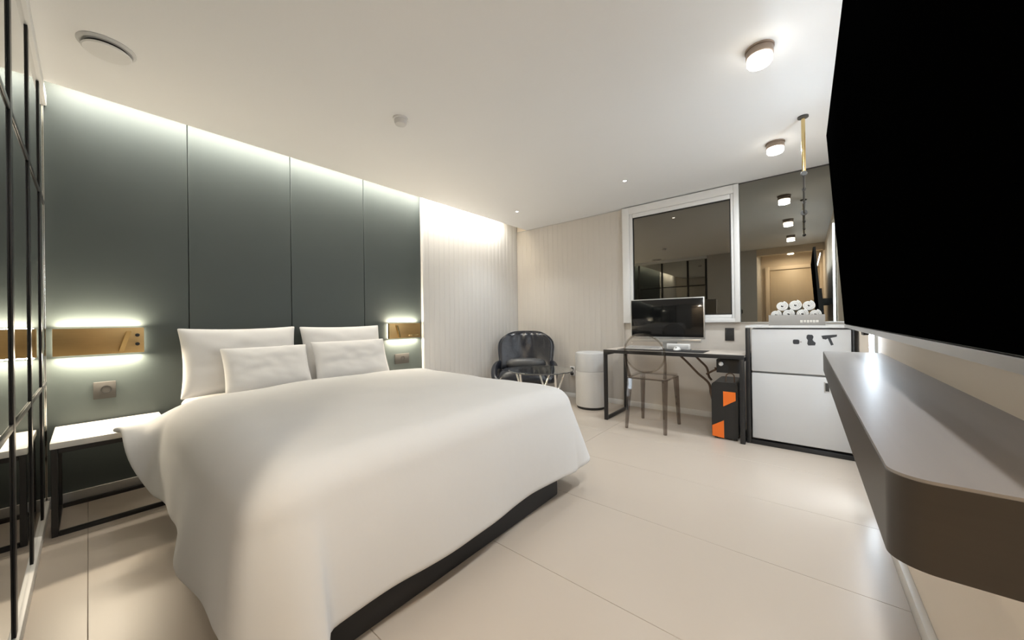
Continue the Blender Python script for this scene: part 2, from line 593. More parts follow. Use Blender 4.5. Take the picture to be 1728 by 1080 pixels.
def sconce(y0, y1, side, label):
    z0, z1 = .882, 1.042
    t = thing('wall_sconce', (HX, (y0 + y1) / 2, z0), label, 'wall light')
    box('back_plate', HX, HX + .012, y0 + .03, y1 - .03, z0 + .03, z1 - .03, 'black_metal', t)
    box('led_strip', HX + .012, HX + .026, y0 + .004, y1 - .004, z0 + .004, z1 - .004, 'led_warm', t)
    bd = box('body', HX + .026, HX + .058, y0, y1, z0, z1, 'brass', t, bev=.002)
    # little swing-out reading light lying in the brass face
    yl = y1 - .085 if side > 0 else y0 + .10
    s = .017 * side
    prism('reading_light', [(yl - .010 - s, z0 + .012), (yl + .012 - s, z0 + .012), (yl + .012 + s, z1 - .022), (yl - .010 + s, z1 - .022)],
          'x', HX + .058, HX + .075, 'brass_polished', bd, bev=.002)
    yk = y1 - .030 if side > 0 else y1 - .05
    if side > 0:
        for zk in (z0 + .055, z1 - .048):
            lathe('switch', (HX + .058, yk, zk), [(.0105, 0), (.0105, .004), (.007, .005)], 'outlet_dark', bd, n=16, axis='x')
    else:
        box('key_slot', HX + .058, HX + .064, y1 - .16, y1 - .03, z0 + .02, z0 + .034, 'brass_polished', bd, bev=.002)
    L = y1 - y0
    area('sconce_down', (HX + .034, (y0 + y1) / 2, z0 - .004), (.25, 0, -1), .03, L - .02, P_SCONCE, AMBER, t)
    area('sconce_up', (HX + .034, (y0 + y1) / 2, z1 + .004), (.1, 0, 1), .03, L - .02, P_SCONCE * .6, AMBER, t)
    return t


sconce(-.133, .232, 1, 'backlit brass wall light left of the bed, with two black switches')
sconce(1.992, 2.380, -1, 'backlit brass wall light right of the bed beside the white fluted wall')

# ================================================================== ceiling fittings
vt = thing('air_vent', (-2.575, .068, CH), 'round white ceiling air vent with a dark slot near the mirror wall', 'vent')
lathe('collar', (-2.575, .068, CH), [(.070, 0), (.098, 0), (.098, -.004), (.088, -.012), (.074, -.012), (.070, 0)], 'appliance_grey', vt, cap=False, n=40)
lathe('throat', (-2.575, .068, CH), [(.0, -.002), (.074, -.002), (.074, -.010), (.0, -.010)], 'outlet_dark', vt, cap=False, n=40)
lathe('disc', (-2.575, .068, CH), [(.0, -.010), (.03, -.010), (.030, -.020), (.080, -.022), (.083, -.026), (.078, -.031), (.0, -.034)], 'pvc_white', vt, cap=False, n=40)
sm = thing('smoke_detector', (-2.04, 1.331, CH), 'small white round smoke detector on the ceiling above the bed', 'detector')
lathe('base', (-2.04, 1.331, CH), [(.0, 0), (.048, 0), (.048, -.012), (.0, -.012)], 'pvc_white', sm, cap=False)
lathe('chamber', (-2.04, 1.331, CH), [(.040, -.012), (.040, -.030), (.034, -.040), (.018, -.044), (.0, -.044)], 'appliance_grey', sm, cap=False)

rl = thing('clothes_rail', (.01, 3.09, CH), 'brass clothes rail hanging from the ceiling in front of the bronze mirror', 'rail')
lathe('flange', (.01, 3.09, CH), [(.0, 0), (.030, 0), (.030, -.010), (.012, -.014), (.0, -.014)], 'dark_trim', rl, cap=False, n=24)
tube('stem', [(.01, 3.09, CH - .012), (.01, 3.09, 2.01)], .011, 'brass_polished', rl, n=14)
tube('rail', [(.01, 3.05, 2.0), (.01, BY - .014, 2.0)], .007, 'dark_trim', rl, n=14)
lathe('wall_flange', (.01, BY - .014, 2.0), [(.0, 0), (.024, 0), (.024, -.008), (.0, -.010)], 'dark_trim', rl, cap=False, n=24, axis='y')
lathe('end_cap', (.01, 3.05, 2.0), [(.0, -.018), (.015, -.018), (.018, -.006), (.015, .008), (.0, .008)], 'dark_trim', rl, cap=False, n=20, axis='y')
for yy in (3.42, 3.80):
    lathe('ring', (.01, yy, 2.0), [(.007, -.006), (.012, -.006), (.012, .006), (.007, .006)], 'dark_trim', rl, cap=False, n=20, axis='y')

# ================================================================== bed
bd = thing('bed', (-2.3, 1.13, 0), 'large double bed with a dark base under the white duvet', 'bed')
box('base', -3.33, -1.155, .46, 1.80, .0, .13, 'bed_base', bd, bev=.01)  # real base, brought forward so its black also stands for shade under the hem
box('slatted_frame', -3.33, -1.26, .42, 1.84, .1305, .2005, 'bed_base', bd, bev=.01)
box('mattress', -3.335, -1.23, .40, 1.88, .201, .552, 'sheet', bd, bev=.05, seg=4)

# sheet turned over the head end is part of the mattress look; duvet is a thing of its own


def make_duvet():
    XH, XF, YN, YF = -2.86, -1.25, .44, 1.86
    r, D, ZT = .12, .565, .640
    Lx, Wy = XF - XH, YF - YN
    U = [Lx * i / 46 for i in range(47)] + [Lx + D * (k + 1) / 20 for k in range(20)]
    V = [-D + D * k / 20 for k in range(20)] + [Wy * i / 40 for i in range(41)] + [Wy + D * (k + 1) / 20 for k in range(20)]
    bm = bmesh.new()
    grid = []
    for u_ in U:
        row = []
        for v_ in V:
            a = max(0.0, u_ - Lx)
            side = 0
            b = 0.0
            if v_ < 0:
                b, side = -v_, -1
            elif v_ > Wy:
                b, side = v_ - Wy, 1
            cx, cy = XH + min(u_, Lx), YN + min(max(v_, 0), Wy)
            # soft crown over the mattress, lower at the head edge
            px, py = (cx - XH) / Lx, (cy - YN) / Wy
            crown = .022 * math.sin(PI * py) ** .8 * (1 - .55 * px)
            z = ZT + crown - .03 * (1 - sstep(0, .10, px)) - .016 * px
            z += .018 * sstep(-2.68, -2.60, cx) - .010
            z += .010 * noise.noise((cx * 2.3, cy * 2.3, 1.7)) + .005 * noise.noise((cx * 6, cy * 5, 4.2))
            d = max(a, b)
            if d <= 1e-9:
                row.append(bm.verts.new((cx, cy, z)))
                continue
            phi = math.atan2(b, a)
            nx, ny = math.cos(phi), math.sin(phi) * side
            corner = math.sin(2 * phi) if a > 0 and b > 0 else 0.0
            d *= 1 + (.12 if side < 0 else -.03) * corner
            r = .17 if (side < 0 and a == 0) else (.12 + .05 * math.sin(phi) ** 2 if side < 0 else .12)
            q = r * PI / 2
            t = d / D
            # perimeter coordinate for the folds
            s = (cx + cy * side) * 1.0 + phi * .35
            fold = math.sin(s * 7.3 + 1.1) * .5 + math.sin(s * 13.1 + side * 2) * .3 + noise.noise((cx * 3, cy * 3, 9)) * .7
            flare = .20 + .07 * corner + .085 * fold * t
            if d < q:
                h, g = r * math.sin(d / r), r * (1 - math.cos(d / r))
            else:
                h, g = r + (d - q) * flare, r + (d - q) * math.sqrt(max(.2, 1 - flare * flare))
            h += .018 * math.sin(PI * min(1, t)) + .012 * fold * t * t
            g *= 1 + .03 * fold * t * t
            P = Vector((cx + nx * h, cy + ny * h, max(.016, z - g)))
            if side < 0 and a == 0:
                # near the head the cloth rides out over the corner of the bedside table
                wgt = 1 - sstep(-2.80, -2.58, cx)
                if wgt > 0:
                    wv = .012 * math.sin(cx * 40 + t * 3)
                    W = Vector((cx + .02 * t + .03 * math.sin(cx * 23) * t, cy - .355 * t ** .9 + .02 * math.sin(cx * 31) * t, z - (.145 - .008) * sstep(0, 1.0, t) + wv * t))
                    W.z = max(W.z, .512)
                    P = P.lerp(W, wgt)
            row.append(bm.verts.new(P))
        grid.append(row)
    for i in range(len(U) - 1):
        for j in range(len(V) - 1):
            bm.faces.new((grid[i][j], grid[i + 1][j], grid[i + 1][j + 1], grid[i][j + 1]))
    o = obj('duvet', bm, 'linen', None, (-2.0, 1.13, .3), smooth=True)
    mods(o, ('SOLIDIFY', dict(thickness=.03, offset=-1)), ('SUBSURF', dict(levels=1, render_levels=1)))
    return tag(o, 'puffy white duvet spread over the bed and hanging to the floor', 'duvet')


dv = make_duvet()


def pillow(loc, wd, ht, th, lean, rz, label, ear=.05, seed=0):
    """stands on its long edge; local x = width, z = height, y = thickness"""
    N = 22
    bm = bmesh.new()
    gridF, gridB = {}, {}
    for i in range(N + 1):
        for j in range(N + 1):
            a, b = -1 + 2 * i / N, -1 + 2 * j / N
            k = 1 - ear * (1 - a * a) - ear * .0
            l = 1 - ear * (1 - b * b)
            x, z = a * l * wd / 2, b * k * ht / 2
            e = max(0.0, (1 - a ** 4) * (1 - b ** 4)) ** .55
            t = th / 2 * e * (1 + .12 * noise.noise((a * 1.6 + seed, b * 1.6, seed * 3.1)))
            t += .006 * noise.noise((a * 4 + seed, b * 4, 2.0)) * e
            edge = i in (0, N) or j in (0, N)
            gridF[i, j] = bm.verts.new((x, -t, z + ht / 2))
            gridB[i, j] = gridF[i, j] if edge else bm.verts.new((x, t, z + ht / 2))
    for i in range(N):
        for j in range(N):
            bm.faces.new((gridF[i, j], gridF[i + 1, j], gridF[i + 1, j + 1], gridF[i, j + 1]))
            bm.faces.new((gridB[i, j], gridB[i, j + 1], gridB[i + 1, j + 1], gridB[i + 1, j]))
    bmesh.ops.recalc_face_normals(bm, faces=bm.faces)
    me = bpy.data.meshes.new('pillow')
    bm.to_mesh(me)
    bm.free()
    me.shade_smooth()
    me.materials.append(MATS['linen'])
    o = link('pillow', me, None, loc)
    o.rotation_euler = (lean, 0, rz)
    mods(o, ('SUBSURF', dict(levels=1, render_levels=1)))
    return tag(o, label, 'pillow', 'white pillows at the head of the bed')


# pillow faces +x: local -y must point to +x -> rotate +90 deg about z
pillow((-3.14, .735, .556), .735, .495, .14, -.22, PI / 2, 'large white pillow at the back, left half of the headboard', ear=.06, seed=1)
pillow((-3.14, 1.478, .556), .73, .49, .14, -.22, PI / 2, 'large white pillow at the back, right half of the headboard', ear=.05, seed=2)
pillow((-2.945, .845, .568), .56, .355, .12, -.42, PI / 2, 'smaller white pillow leaning in front of the left back pillow', ear=.04, seed=3)
pillow((-2.945, 1.462, .568), .66, .362, .12, -.36, PI / 2, 'smaller white pillow leaning in front of the right back pillow', ear=.04, seed=4)


# ================================================================== bedside tables
def bedside(y0, y1, label):
    x0, x1, zt = HX + .016, -2.89, .472
    t = thing('bedside_table', ((x0 + x1) / 2, (y0 + y1) / 2, 0), label, 'bedside table', 'black framed bedside tables')
    box('table_top', x0, x1, y0, y1, zt - .032, zt, 'stone_top', t, bev=.003)
    r = .011
    for x in (x0 + .02, x1 - .014):
        for y in (y0 + .014, y1 - .014):
            box('leg', x - r, x + r, y - r, y + r, .0, zt - .032, 'black_metal', t, bev=.0015, seg=1)
    for x in (x0 + .02, x1 - .014):
        box('rail', x - r, x + r, y0 + .026, y1 - .026, 0, .022, 'black_metal', t, bev=.0015, seg=1)
        box('rail', x - r, x + r, y0 + .026, y1 - .026, zt - .056, zt - .033, 'black_metal', t, bev=.0015, seg=1)
    for y in (y0 + .014, y1 - .014):
        box('rail', x0 + .032, x1 - .026, y - r, y + r, 0, .022, 'black_metal', t, bev=.0015, seg=1)
        box('rail', x0 + .032, x1 - .026, y - r, y + r, zt - .056, zt - .033, 'black_metal', t, bev=.0015, seg=1)
    return t


bedside(-.128, .30, 'bedside table with pale stone top and black frame, beside the mirror wall')
bedside(1.98, 2.42, 'bedside table with pale stone top and black frame, far side of the bed')


def outlet_x(y0, y1, z0, z1, label, dark=False):
    t = thing('wall_outlet', (HX, (y0 + y1) / 2, z0), label, 'outlet')
    box('plate', HX, HX + .010, y0, y1, z0, z1, 'outlet_dark' if dark else 'outlet_grey', t, bev=.003)
    c = (HX + .010, (y0 + y1) / 2 + .006, (z0 + z1) / 2 + .004)
    lathe('socket', c, [(.024, 0), (.024, .002), (.019, .002), (.017, -.004), (.0, -.004)], 'outlet_dark', t, n=24, axis='x', cap=False)
    return t


outlet_x(.016, .109, .603, .708, 'grey wall outlet below the left brass wall light')
outlet_x(2.085, 2.260, .605, .712, 'wide grey wall outlet below the right brass wall light')
ob = thing('wall_outlet', (-.59, BY, .815), 'dark grey double outlet on the wall above the desk', 'outlet')
box('plate', -.631, -.551, BY - .012, BY - .002, .815, .945, 'outlet_grey', ob, bev=.003)
for z in (.848, .912):
    lathe('socket', (-.591, BY - .012, z), [(.021, 0), (.021, -.002), (.017, -.002), (.015, .004), (.0, .004)], 'outlet_dark', ob, n=20, axis='y', cap=False)
oc = thing('wall_outlet', (-2.42, BY, .30), 'black twin outlet low on the fluted wall beside the air purifier', 'outlet')
box('plate', -2.458, -2.385, BY - .026, BY - .016, .295, .425, 'white_plastic', oc, bev=.003)
for z in (.328, .390):
    lathe('plug', (-2.42, BY - .026, z), [(.022, 0), (.022, -.02), (.014, -.03), (.0, -.03)], 'outlet_dark', oc, n=20, axis='y', cap=False)
od = thing('light_switch', (-1.0, RY, 1.13), 'small dark light switch on the grey wall, seen in the bronze mirror', 'switch')
box('plate', -1.04, -.965, RY, RY + .01, 1.13, 1.21, 'outlet_dark', od, bev=.003)
box('rocker', -1.025, -.98, RY + .01, RY + .014, 1.145, 1.195, 'outlet_grey', od, bev=.002)

# ================================================================== armchair (local frame: front is -y, then turned)
def armchair(loc, rz):
    t = thing('armchair', loc, 'black leather tub armchair in the corner by the fluted walls', 'armchair')
    R = Matrix.Rotation(rz, 4, 'Z')

    def put(name, bm, m, par=t, subs=0):
        bmesh.ops.transform(bm, matrix=Matrix.Translation(loc) @ R, verts=bm.verts)
        o = obj(name, bm, m, par, loc, smooth=True)
        if subs:
            mods(o, ('SUBSURF', dict(levels=subs, render_levels=subs)))
        return o
    # back shell: wide, rounded top, wrapping forward at its sides
    N, M = 26, 18

    def back_pt(a, b, off):
        # a -1..1 across, b 0..1 upwards
        z = .40 + .50 * b
        half = (.385 - .05 * (1 - b) ** 1.5) * (1 - max(0, (b - .55) / .45) ** 3 * .30)
        x = a * half
        y = .27 + .10 * b - .17 * a * a * (1 - .25 * b)
        top = .045 * a ** 4 * b
        ridge = .012 * math.cos(a * 13) * sstep(.35, .9, b) * (1 - a * a) if off < 0 else 0
        return Vector((x, y + off - ridge * 1.0, z - top))
    bm = bmesh.new()
    f, k = {}, {}
    for i in range(N + 1):
        for j in range(M + 1):
            a, b = -1 + 2 * i / N, j / M
            e = (max(0, 1 - a ** 6) * max(0, 1 - (2 * b - 1) ** 6)) ** .5
            f[i, j] = bm.verts.new(back_pt(a, b, -.055 * e - .006))
            k[i, j] = bm.verts.new(back_pt(a, b, .045 * e + .006))
    for i in range(N):
        for j in range(M):
            bm.faces.new((f[i, j], f[i + 1, j], f[i + 1, j + 1], f[i, j + 1]))
            bm.faces.new((k[i, j], k[i, j + 1], k[i + 1, j + 1], k[i + 1, j]))
    for i in range(N):
        bm.faces.new((f[i, 0], k[i, 0], k[i + 1, 0], f[i + 1, 0]))
        bm.faces.new((f[i, M], f[i + 1, M], k[i + 1, M], k[i, M]))
    for j in range(M):
        bm.faces.new((f[0, j], f[0, j + 1], k[0, j + 1], k[0, j]))
        bm.faces.new((f[N, j], k[N, j], k[N, j + 1], f[N, j + 1]))
    bk = put('backrest', bm, 'leather', subs=1)
    # piping along the rim of the back
    pts = [back_pt(-1, j / 14, 0) for j in range(3, 15)] + [back_pt(-1 + 2 * i / 20, 1, 0) for i in range(1, 20)] + [back_pt(1, 1 - j / 14, 0) for j in range(0, 12)]
    bm = bmesh.new()
    add_tube(bm, pts, .009, 8)
    put('piping', bm, 'leather', bk)
    # seat cushion
    bm = bmesh.new()
    top, bot = {}, {}
    for i in range(19):
        for j in range(19):
            a, b = -1 + 2 * i / 18, -1 + 2 * j / 18
            e = (max(0, 1 - a ** 6) * max(0, 1 - b ** 6)) ** .5
            sx, sy = a * math.sqrt(1 - b * b * .22) * .345, b * math.sqrt(1 - a * a * .22) * .35 - .06
            top[i, j] = bm.verts.new((sx, sy, .33 + .105 * e + .012 * (1 - b) * e))
            bot[i, j] = bm.verts.new((sx * .96, sy * .96, .33 - .07 * e))
    for i in range(18):
        for j in range(18):
            bm.faces.new((top[i, j], top[i + 1, j], top[i + 1, j + 1], top[i, j + 1]))
            bm.faces.new((bot[i, j], bot[i, j + 1], bot[i + 1, j + 1], bot[i + 1, j]))
    for q in range(18):
        bm.faces.new((top[q, 0], bot[q, 0], bot[q + 1, 0], top[q + 1, 0]))
        bm.faces.new((top[q, 18], top[q + 1, 18], bot[q + 1, 18], bot[q, 18]))
        bm.faces.new((top[0, q], top[0, q + 1], bot[0, q + 1], bot[0, q]))
        bm.faces.new((top[18, q], bot[18, q], bot[18, q + 1], top[18, q + 1]))
    put('seat', bm, 'leather', subs=1)
    # lumbar cushion
    bm = bmesh.new()
    bmesh.ops.create_uvsphere(bm, u_segments=24, v_segments=14, radius=1)
    for v in bm.verts:
        x, y, z = v.co
        v.co = Vector((math.copysign(abs(x) ** .75, x) * .27, .16 + y * .085, .475 + math.copysign(abs(z) ** .8, z) * .075))
    put('lumbar_cushion', bm, 'leather_grey')
    # arms, each a padded sweep from the back down to the front of the seat
    for s in (-1, 1):
        pts = bez([(s * .33, .17, .50), (s * .375, .05, .475), (s * .385, -.10, .43), (s * .36, -.25, .365), (s * .30, -.33, .32)], 6)
        bm = bmesh.new()
        n_ = len(pts)
        rings = []
        for q, c in enumerate(pts):
            d = (pts[min(q + 1, n_ - 1)] - pts[max(q - 1, 0)]).normalized()
            sd = Vector((-d.y, d.x, 0)).normalized()
            e = .35 + .65 * math.sin(PI * (q + 1.2) / (n_ + 1.4)) ** .6
            low = c.z - .27                      # the arm is a tall padded side that runs down beside the seat
            rings.append([bm.verts.new(c + sd * (.042 * e * math.cos(2 * PI * k / 14)) + Vector((0, 0, (.045 * e if math.sin(2 * PI * k / 14) > 0 else low * e) * math.sin(2 * PI * k / 14)))) for k in range(14)])
        for A_, B_ in zip(rings, rings[1:]):
            for k in range(14):
                bm.faces.new((A_[k], A_[(k + 1) % 14], B_[(k + 1) % 14], B_[k]))
        bm.faces.new(rings[0])
        bm.faces.new(rings[-1])
        put('armrest', bm, 'leather', subs=1)
    # swivel base
    bm = bmesh.new()
    add_lathe(bm, (0, -.03, 0), [(.0, .001), (.25, .001), (.25, .012), (.04, .03), (.032, .05), (.032, .27), (.12, .285), (.0, .286)], 28, cap=False)
    put('swivel_base', bm, 'chrome')
    return t


armchair((-2.80, 3.62, 0), math.radians(33))

# ================================================================== round glass side table
TXc, TYc, TZ = -2.10, 2.98, .545
gt = thing('side_table', (TXc, TYc, 0), 'round clear glass side table with chrome legs in front of the armchair', 'side table')
lathe('glass_top', (TXc, TYc, TZ), [(.0, 0), (.325, 0), (.330, -.004), (.330, -.008), (.325, -.012), (.0, -.012)], 'clear_glass', gt, n=56, cap=False)
tube('rim', [(TXc + .331 * math.cos(2 * PI * k / 56), TYc + .331 * math.sin(2 * PI * k / 56), TZ - .006) for k in range(56)], .004, 'dark_trim', gt, n=6, closed=True)
for k in range(3):
    a = math.radians(-5 + 120 * k)
    dx, dy = math.cos(a), math.sin(a)
    c = Vector((TXc + dx * .20, TYc + dy * .20, .30))
    for s in (-1, 1):
        e = Vector((TXc + dx * .245 - s * dy * .075, TYc + dy * .245 + s * dx * .075, TZ - .014))
        tube('leg', [c, e], .011, 'chrome', gt, n=10)
        lathe('clip', (e.x, e.y, TZ - .022), [(.0, 0), (.018, 0), (.018, .0095), (.0, .0095)], 'outlet_dark', gt, n=16, cap=False)
    tube('post', [c + Vector((0, 0, .01)), (TXc + dx * .23, TYc + dy * .23, .004)], .012, 'chrome', gt, n=10)

# ================================================================== air purifier
PX, PY = -1.985, 3.86
ap = thing('air_purifier', (PX, PY, 0), 'white cylindrical air purifier standing between the armchair and the desk', 'air purifier')
lathe('base', (PX, PY, 0), [(.0, .0), (.165, .0), (.170, .012), (.170, .030), (.0, .030)], 'outlet_dark', ap, n=48, cap=False)
lathe('lower_body', (PX, PY, 0), [(.0, .030), (.176, .030), (.182, .045), (.182, .435), (.178, .440), (.0, .440)], 'purifier_mesh', ap, n=64, cap=False)
lathe('upper_body', (PX, PY, 0), [(.0, .440), (.176, .440), (.182, .446), (.182, .640), (.176, .656), (.160, .664), (.150, .660), (.0, .650)], 'appliance', ap, n=64, cap=False)
lathe('top_grille', (PX, PY, .6505), [(.0, .004), (.06, .004), (.06, 0), (.14, .004), (.14, .009), (.0, .012)], 'appliance_grey', ap, n=48, cap=False)

# ================================================================== desk
dx0, dx1, dy0, dy1, dz = -1.630, -.388, 3.455, 4.02, .735
dk = thing('desk', ((dx0 + dx1) / 2, (dy0 + dy1) / 2, 0), 'desk with black metal frame and pale top under the window', 'desk')
box('table_top', dx0 + .002, dx1 - .002, dy0 + .032, dy1, dz - .022, dz, 'desk_top', dk, bev=.002)
box('front_rail', dx0, dx1, dy0, dy0 + .030, dz - .034, dz, 'black_metal', dk, bev=.002)
for x in (dx0, dx1 - .034):
    for y in (dy0, dy1 - .032):
        box('leg', x, x + .034, y, y + .032, 0, dz - (.034 if y == dy0 else .023), 'black_metal', dk, bev=.002)
    box('foot_rail', x + .002, x + .032, dy0 + .033, dy1 - .033, 0, .030, 'black_metal', dk, bev=.002)
    box('side_rail', x + .002, x + .032, dy0 + .033, dy1 - .033, dz - .056, dz - .024, 'black_metal', dk, bev=.002)

dm = box('desk_mat', -1.50, -.70, 3.51, 3.785, dz, dz + .004, 'mat_black', None, bev=.001)
tag(dm, 'long black desk mat under the keyboard', 'desk mat')

# monitor
mo = thing('monitor', (-1.09, 3.86, dz), 'wide black screen monitor with thin silver bezel on the desk', 'monitor')
mx0, mx1, mz0, mz1, my = -1.487, -.752, .842, 1.262, 3.86
box('housing', mx0, mx1, my, my + .028, mz0, mz1, 'silver', mo, bev=.004)
box('screen', mx0 + .010, mx1 - .010, my - .003, my + .001, mz0 + .018, mz1 - .010, 'screen', mo, bev=.001)
box('chin', -1.475, -.785, my + .002, my + .024, .806, .8415, 'silver', mo, bev=.003)
box('stand_neck', -1.16, -1.02, my + .03, my + .055, dz + .008, 1.02, 'silver', mo, bev=.004)
prism('stand_foot', [(-1.32, 3.79), (-.86, 3.79), (-.92, 3.97), (-1.26, 3.97)], 'z', dz, dz + .010, 'silver', mo)
kb = thing('keyboard', (-1.29, 3.70, dz), 'low white keyboard on the black desk mat', 'keyboard')
prism('case', [(3.635, dz + .004), (3.765, dz + .004), (3.765, dz + .028), (3.635, dz + .014)], 'x', -1.47, -1.115, 'white_plastic', kb, bev=.002)
for r_ in range(4):
    for c_ in range(12):
        x = -1.462 + c_ * .0285
        y = 3.645 + r_ * .028
        z = dz + .0155 + (y - 3.635) * .1077
        box('key', x, x + .024, y, y + .024, z, z + .007, 'appliance', kb)
ms = thing('computer_mouse', (-.98, 3.70, dz), 'white computer mouse on the desk mat beside the keyboard', 'mouse')
bm = bmesh.new()
bmesh.ops.create_uvsphere(bm, u_segments=24, v_segments=14, radius=1)
for v in bm.verts:
    x, y, z = v.co
    v.co = Vector((-.965 + x * .033, 3.69 + y * .058, dz + .005 + max(0, z) * .034 * (1 + .2 * y)))
obj('shell', bm, 'white_plastic', ms, smooth=True)
box('wheel', -.969, -.961, 3.645, 3.665, dz + .026, dz + .036, 'outlet_grey', ms, bev=.003)
hs = thing('desk_speaker', (-.90, 3.74, dz), 'small white desk speaker in front of the monitor', 'speaker')
box('cabinet', -1.085, -.865, 3.769, 3.783, dz + .0045, dz + .062, 'white_plastic', hs, bev=.004)
box('grille', -1.07, -.88, 3.766, 3.770, dz + .020, dz + .052, 'appliance_grey', hs, bev=.001)

# socket box under the desk and its cables
sb = thing('socket_box', (-.51, 3.62, .57), 'black cable box with sockets fixed under the desk top', 'cable box')
box('case', -.607, -.432, 3.56, 3.66, .567, .684, 'pc_black', sb, bev=.004)
box('hanger', -.58, -.45, 3.60, 3.63, .684, dz - .0225, 'pc_black', sb)
lathe('plug', (-.57, 3.56, .645), [(.018, 0), (.018, -.014), (.010, -.024), (.0, -.024)], 'white_plastic', sb, n=18, axis='y', cap=False)
lathe('socket', (-.535, 3.5595, .61), [(.024, 0), (.024, -.004), (.0, -.004)], 'outlet_dark', sb, n=18, axis='y', cap=False)
tag(tube('power_cable', bez([(-.985, 3.80, .695), (-.90, 3.78, .62), (-.80, 3.76, .52), (-.70, 3.72, .44), (-.672, 3.67, .36), (-.652, 3.63, .31)], 8), .011, 'cable', n=8),
    'thick brown cable running from the desk down to the computer', 'cable')
tag(tube('power_cable', bez([(-.83, 3.76, .695), (-.77, 3.74, .64), (-.715, 3.73, .58), (-.703, 3.75, .50), (-.685, 3.77, .463)], 8), .010, 'cable', n=8),
    'brown cable dropping from the middle of the desk edge', 'cable')
tag(tube('power_cable', bez([(-.712, 3.70, .525), (-.66, 3.68, .56), (-.62, 3.62, .585), (-.622, 3.60, .60)], 8), .009, 'cable', n=8),
    'short brown cable rising to the black socket box', 'cable')

# computer tower
pc = thing('computer_tower', (-.54, 3.68, 0), 'black computer tower with two orange patches under the desk', 'computer')
prism('case', rounded(-.638, -.440, .012, .492, .035), 'y', 3.50, 3.88, 'pc_black', pc)
for x in (-.62, -.48):
    for y in (3.52, 3.83):
        box('foot', x, x + .025, y, y + .025, 0, .014, 'pc_black', pc)
prism('orange_panel', [(-.548, .415), (-.456, .415), (-.456, .345), (-.548, .285)], 'y', 3.494, 3.502, 'orange', pc)
prism('orange_panel', [(-.634, .020), (-.545, .012), (-.545, .165), (-.634, .110)], 'y', 3.494, 3.502, 'orange', pc)
prism('seam', [(-.545, .02), (-.542, .02), (-.542, .285), (-.545, .285)], 'y', 3.498, 3.501, 'outlet_grey', pc)
tube('handle', bez([(-.535, 3.56, .488), (-.53, 3.56, .55), (-.50, 3.56, .565), (-.475, 3.56, .55), (-.47, 3.56, .488)], 6), .005, 'cable', pc, n=8)

# ================================================================== clear smoky chair
gc = thing('ghost_chair', (-1.15, 3.52, 0), 'see-through smoky grey plastic chair with oval back at the desk', 'chair')
prism('seat', rounded(-1.335, -.965, 3.335, 3.74, .05), 'z', .484, .506, 'ghost', gc)
tube('seat_rim', [(x, y, .484) for x, y in rounded(-1.33, -.97, 3.34, 3.735, .05)], .008, 'ghost_rim', gc, n=6, closed=True)
for (xt, yt, xb, yb) in ((-1.312, 3.36, -1.335, 3.315), (-.988, 3.36, -.975, 3.305), (-1.312, 3.715, -1.325, 3.735), (-.988, 3.715, -.968, 3.735)):
    bm = bmesh.new()
    for q in range(1):
        add_tube(bm, [(xb, yb, .002), (lerp(xb, xt, .5), lerp(yb, yt, .5), .25), (xt, yt, .484)], [.016, .021, .027], 4)
    obj('leg', bm, 'ghost_rim', gc)
bm = bmesh.new()
ring = []
for k in range(40):
    a = 2 * PI * k / 40
    zz = .73 + .18 * math.sin(a)
    ring.append(Vector((-1.15 + .185 * math.cos(a), 3.345 - (zz - .5) * .20 - .03 * (1 - abs(math.cos(a))), zz)))
add_tube(bm, ring, .009, 8, closed=True)
hoop = obj('back_hoop', bm, 'ghost_hoop', gc, smooth=True)
bm = bmesh.new()
cen = bm.verts.new(sum(ring, Vector()) / 40)
inner = [bm.verts.new(v) for v in ring]
mid = [bm.verts.new(v.lerp(cen.co, .5)) for v in ring]
for k in range(40):
    bm.faces.new((inner[k], inner[(k + 1) % 40], mid[(k + 1) % 40], mid[k]))
    bm.faces.new((mid[k], mid[(k + 1) % 40], cen))
mods(obj('back_panel', bm, 'ghost', gc, smooth=True), ('SOLIDIFY', dict(thickness=.006, offset=0)))
for s in (-1, 1):
    tube('back_post', [(-1.15 + s * .165, 3.355, .50), (-1.15 + s * .178, 3.325, .61), (-1.15 + s * .184, 3.30, .72)], [.017, .013, .010], 'ghost_rim', gc, n=6)

# ================================================================== refrigerator in its black frame
fy, fx0, fx1 = 3.53, -.345, .261
fr = thing('refrigerator', (-.06, 3.8, 0), 'white two door refrigerator in a black frame below the bronze mirror', 'refrigerator')
box('body', fx0 + .004, fx1 - .004, fy + .045, 4.12, .045, .955, 'appliance', fr, bev=.004)
du = box('upper_door', fx0, fx1, fy, fy + .043, .604, .952, 'appliance', fr, bev=.008)
dl = box('lower_door', fx0, fx1, fy, fy + .043, .050, .592, 'appliance', fr, bev=.008)
box('top_plate', -.384, TX - .004, fy - .006, BY - .004, .962, .980, 'appliance_grey', fr, bev=.003)
for (x0, x1) in ((-.384, -.352), (.265, .2775)):
    box('post', x0, x1, fy - .006, fy + .030, 0, .961, 'black_metal', fr, bev=.002)
    box('post', x0, x1, 4.12, 4.15, 0, .961, 'black_metal', fr, bev=.002)
box('floor_rail', -.351, .264, fy - .004, fy + .030, .0, .036, 'black_metal', fr, bev=.002)
for x in (-.384, .265):
    box('side_rail', x, x + .012, fy + .031, 4.119, 0, .036, 'black_metal', fr, bev=.002)
hd = box('handle', .108, .142, fy - .008, fy, .480, .558, 'silver', dl, bev=.002)
box('recess', .114, .136, fy - .0095, fy - .007, .488, .550, 'outlet_grey', dl, bev=.001)
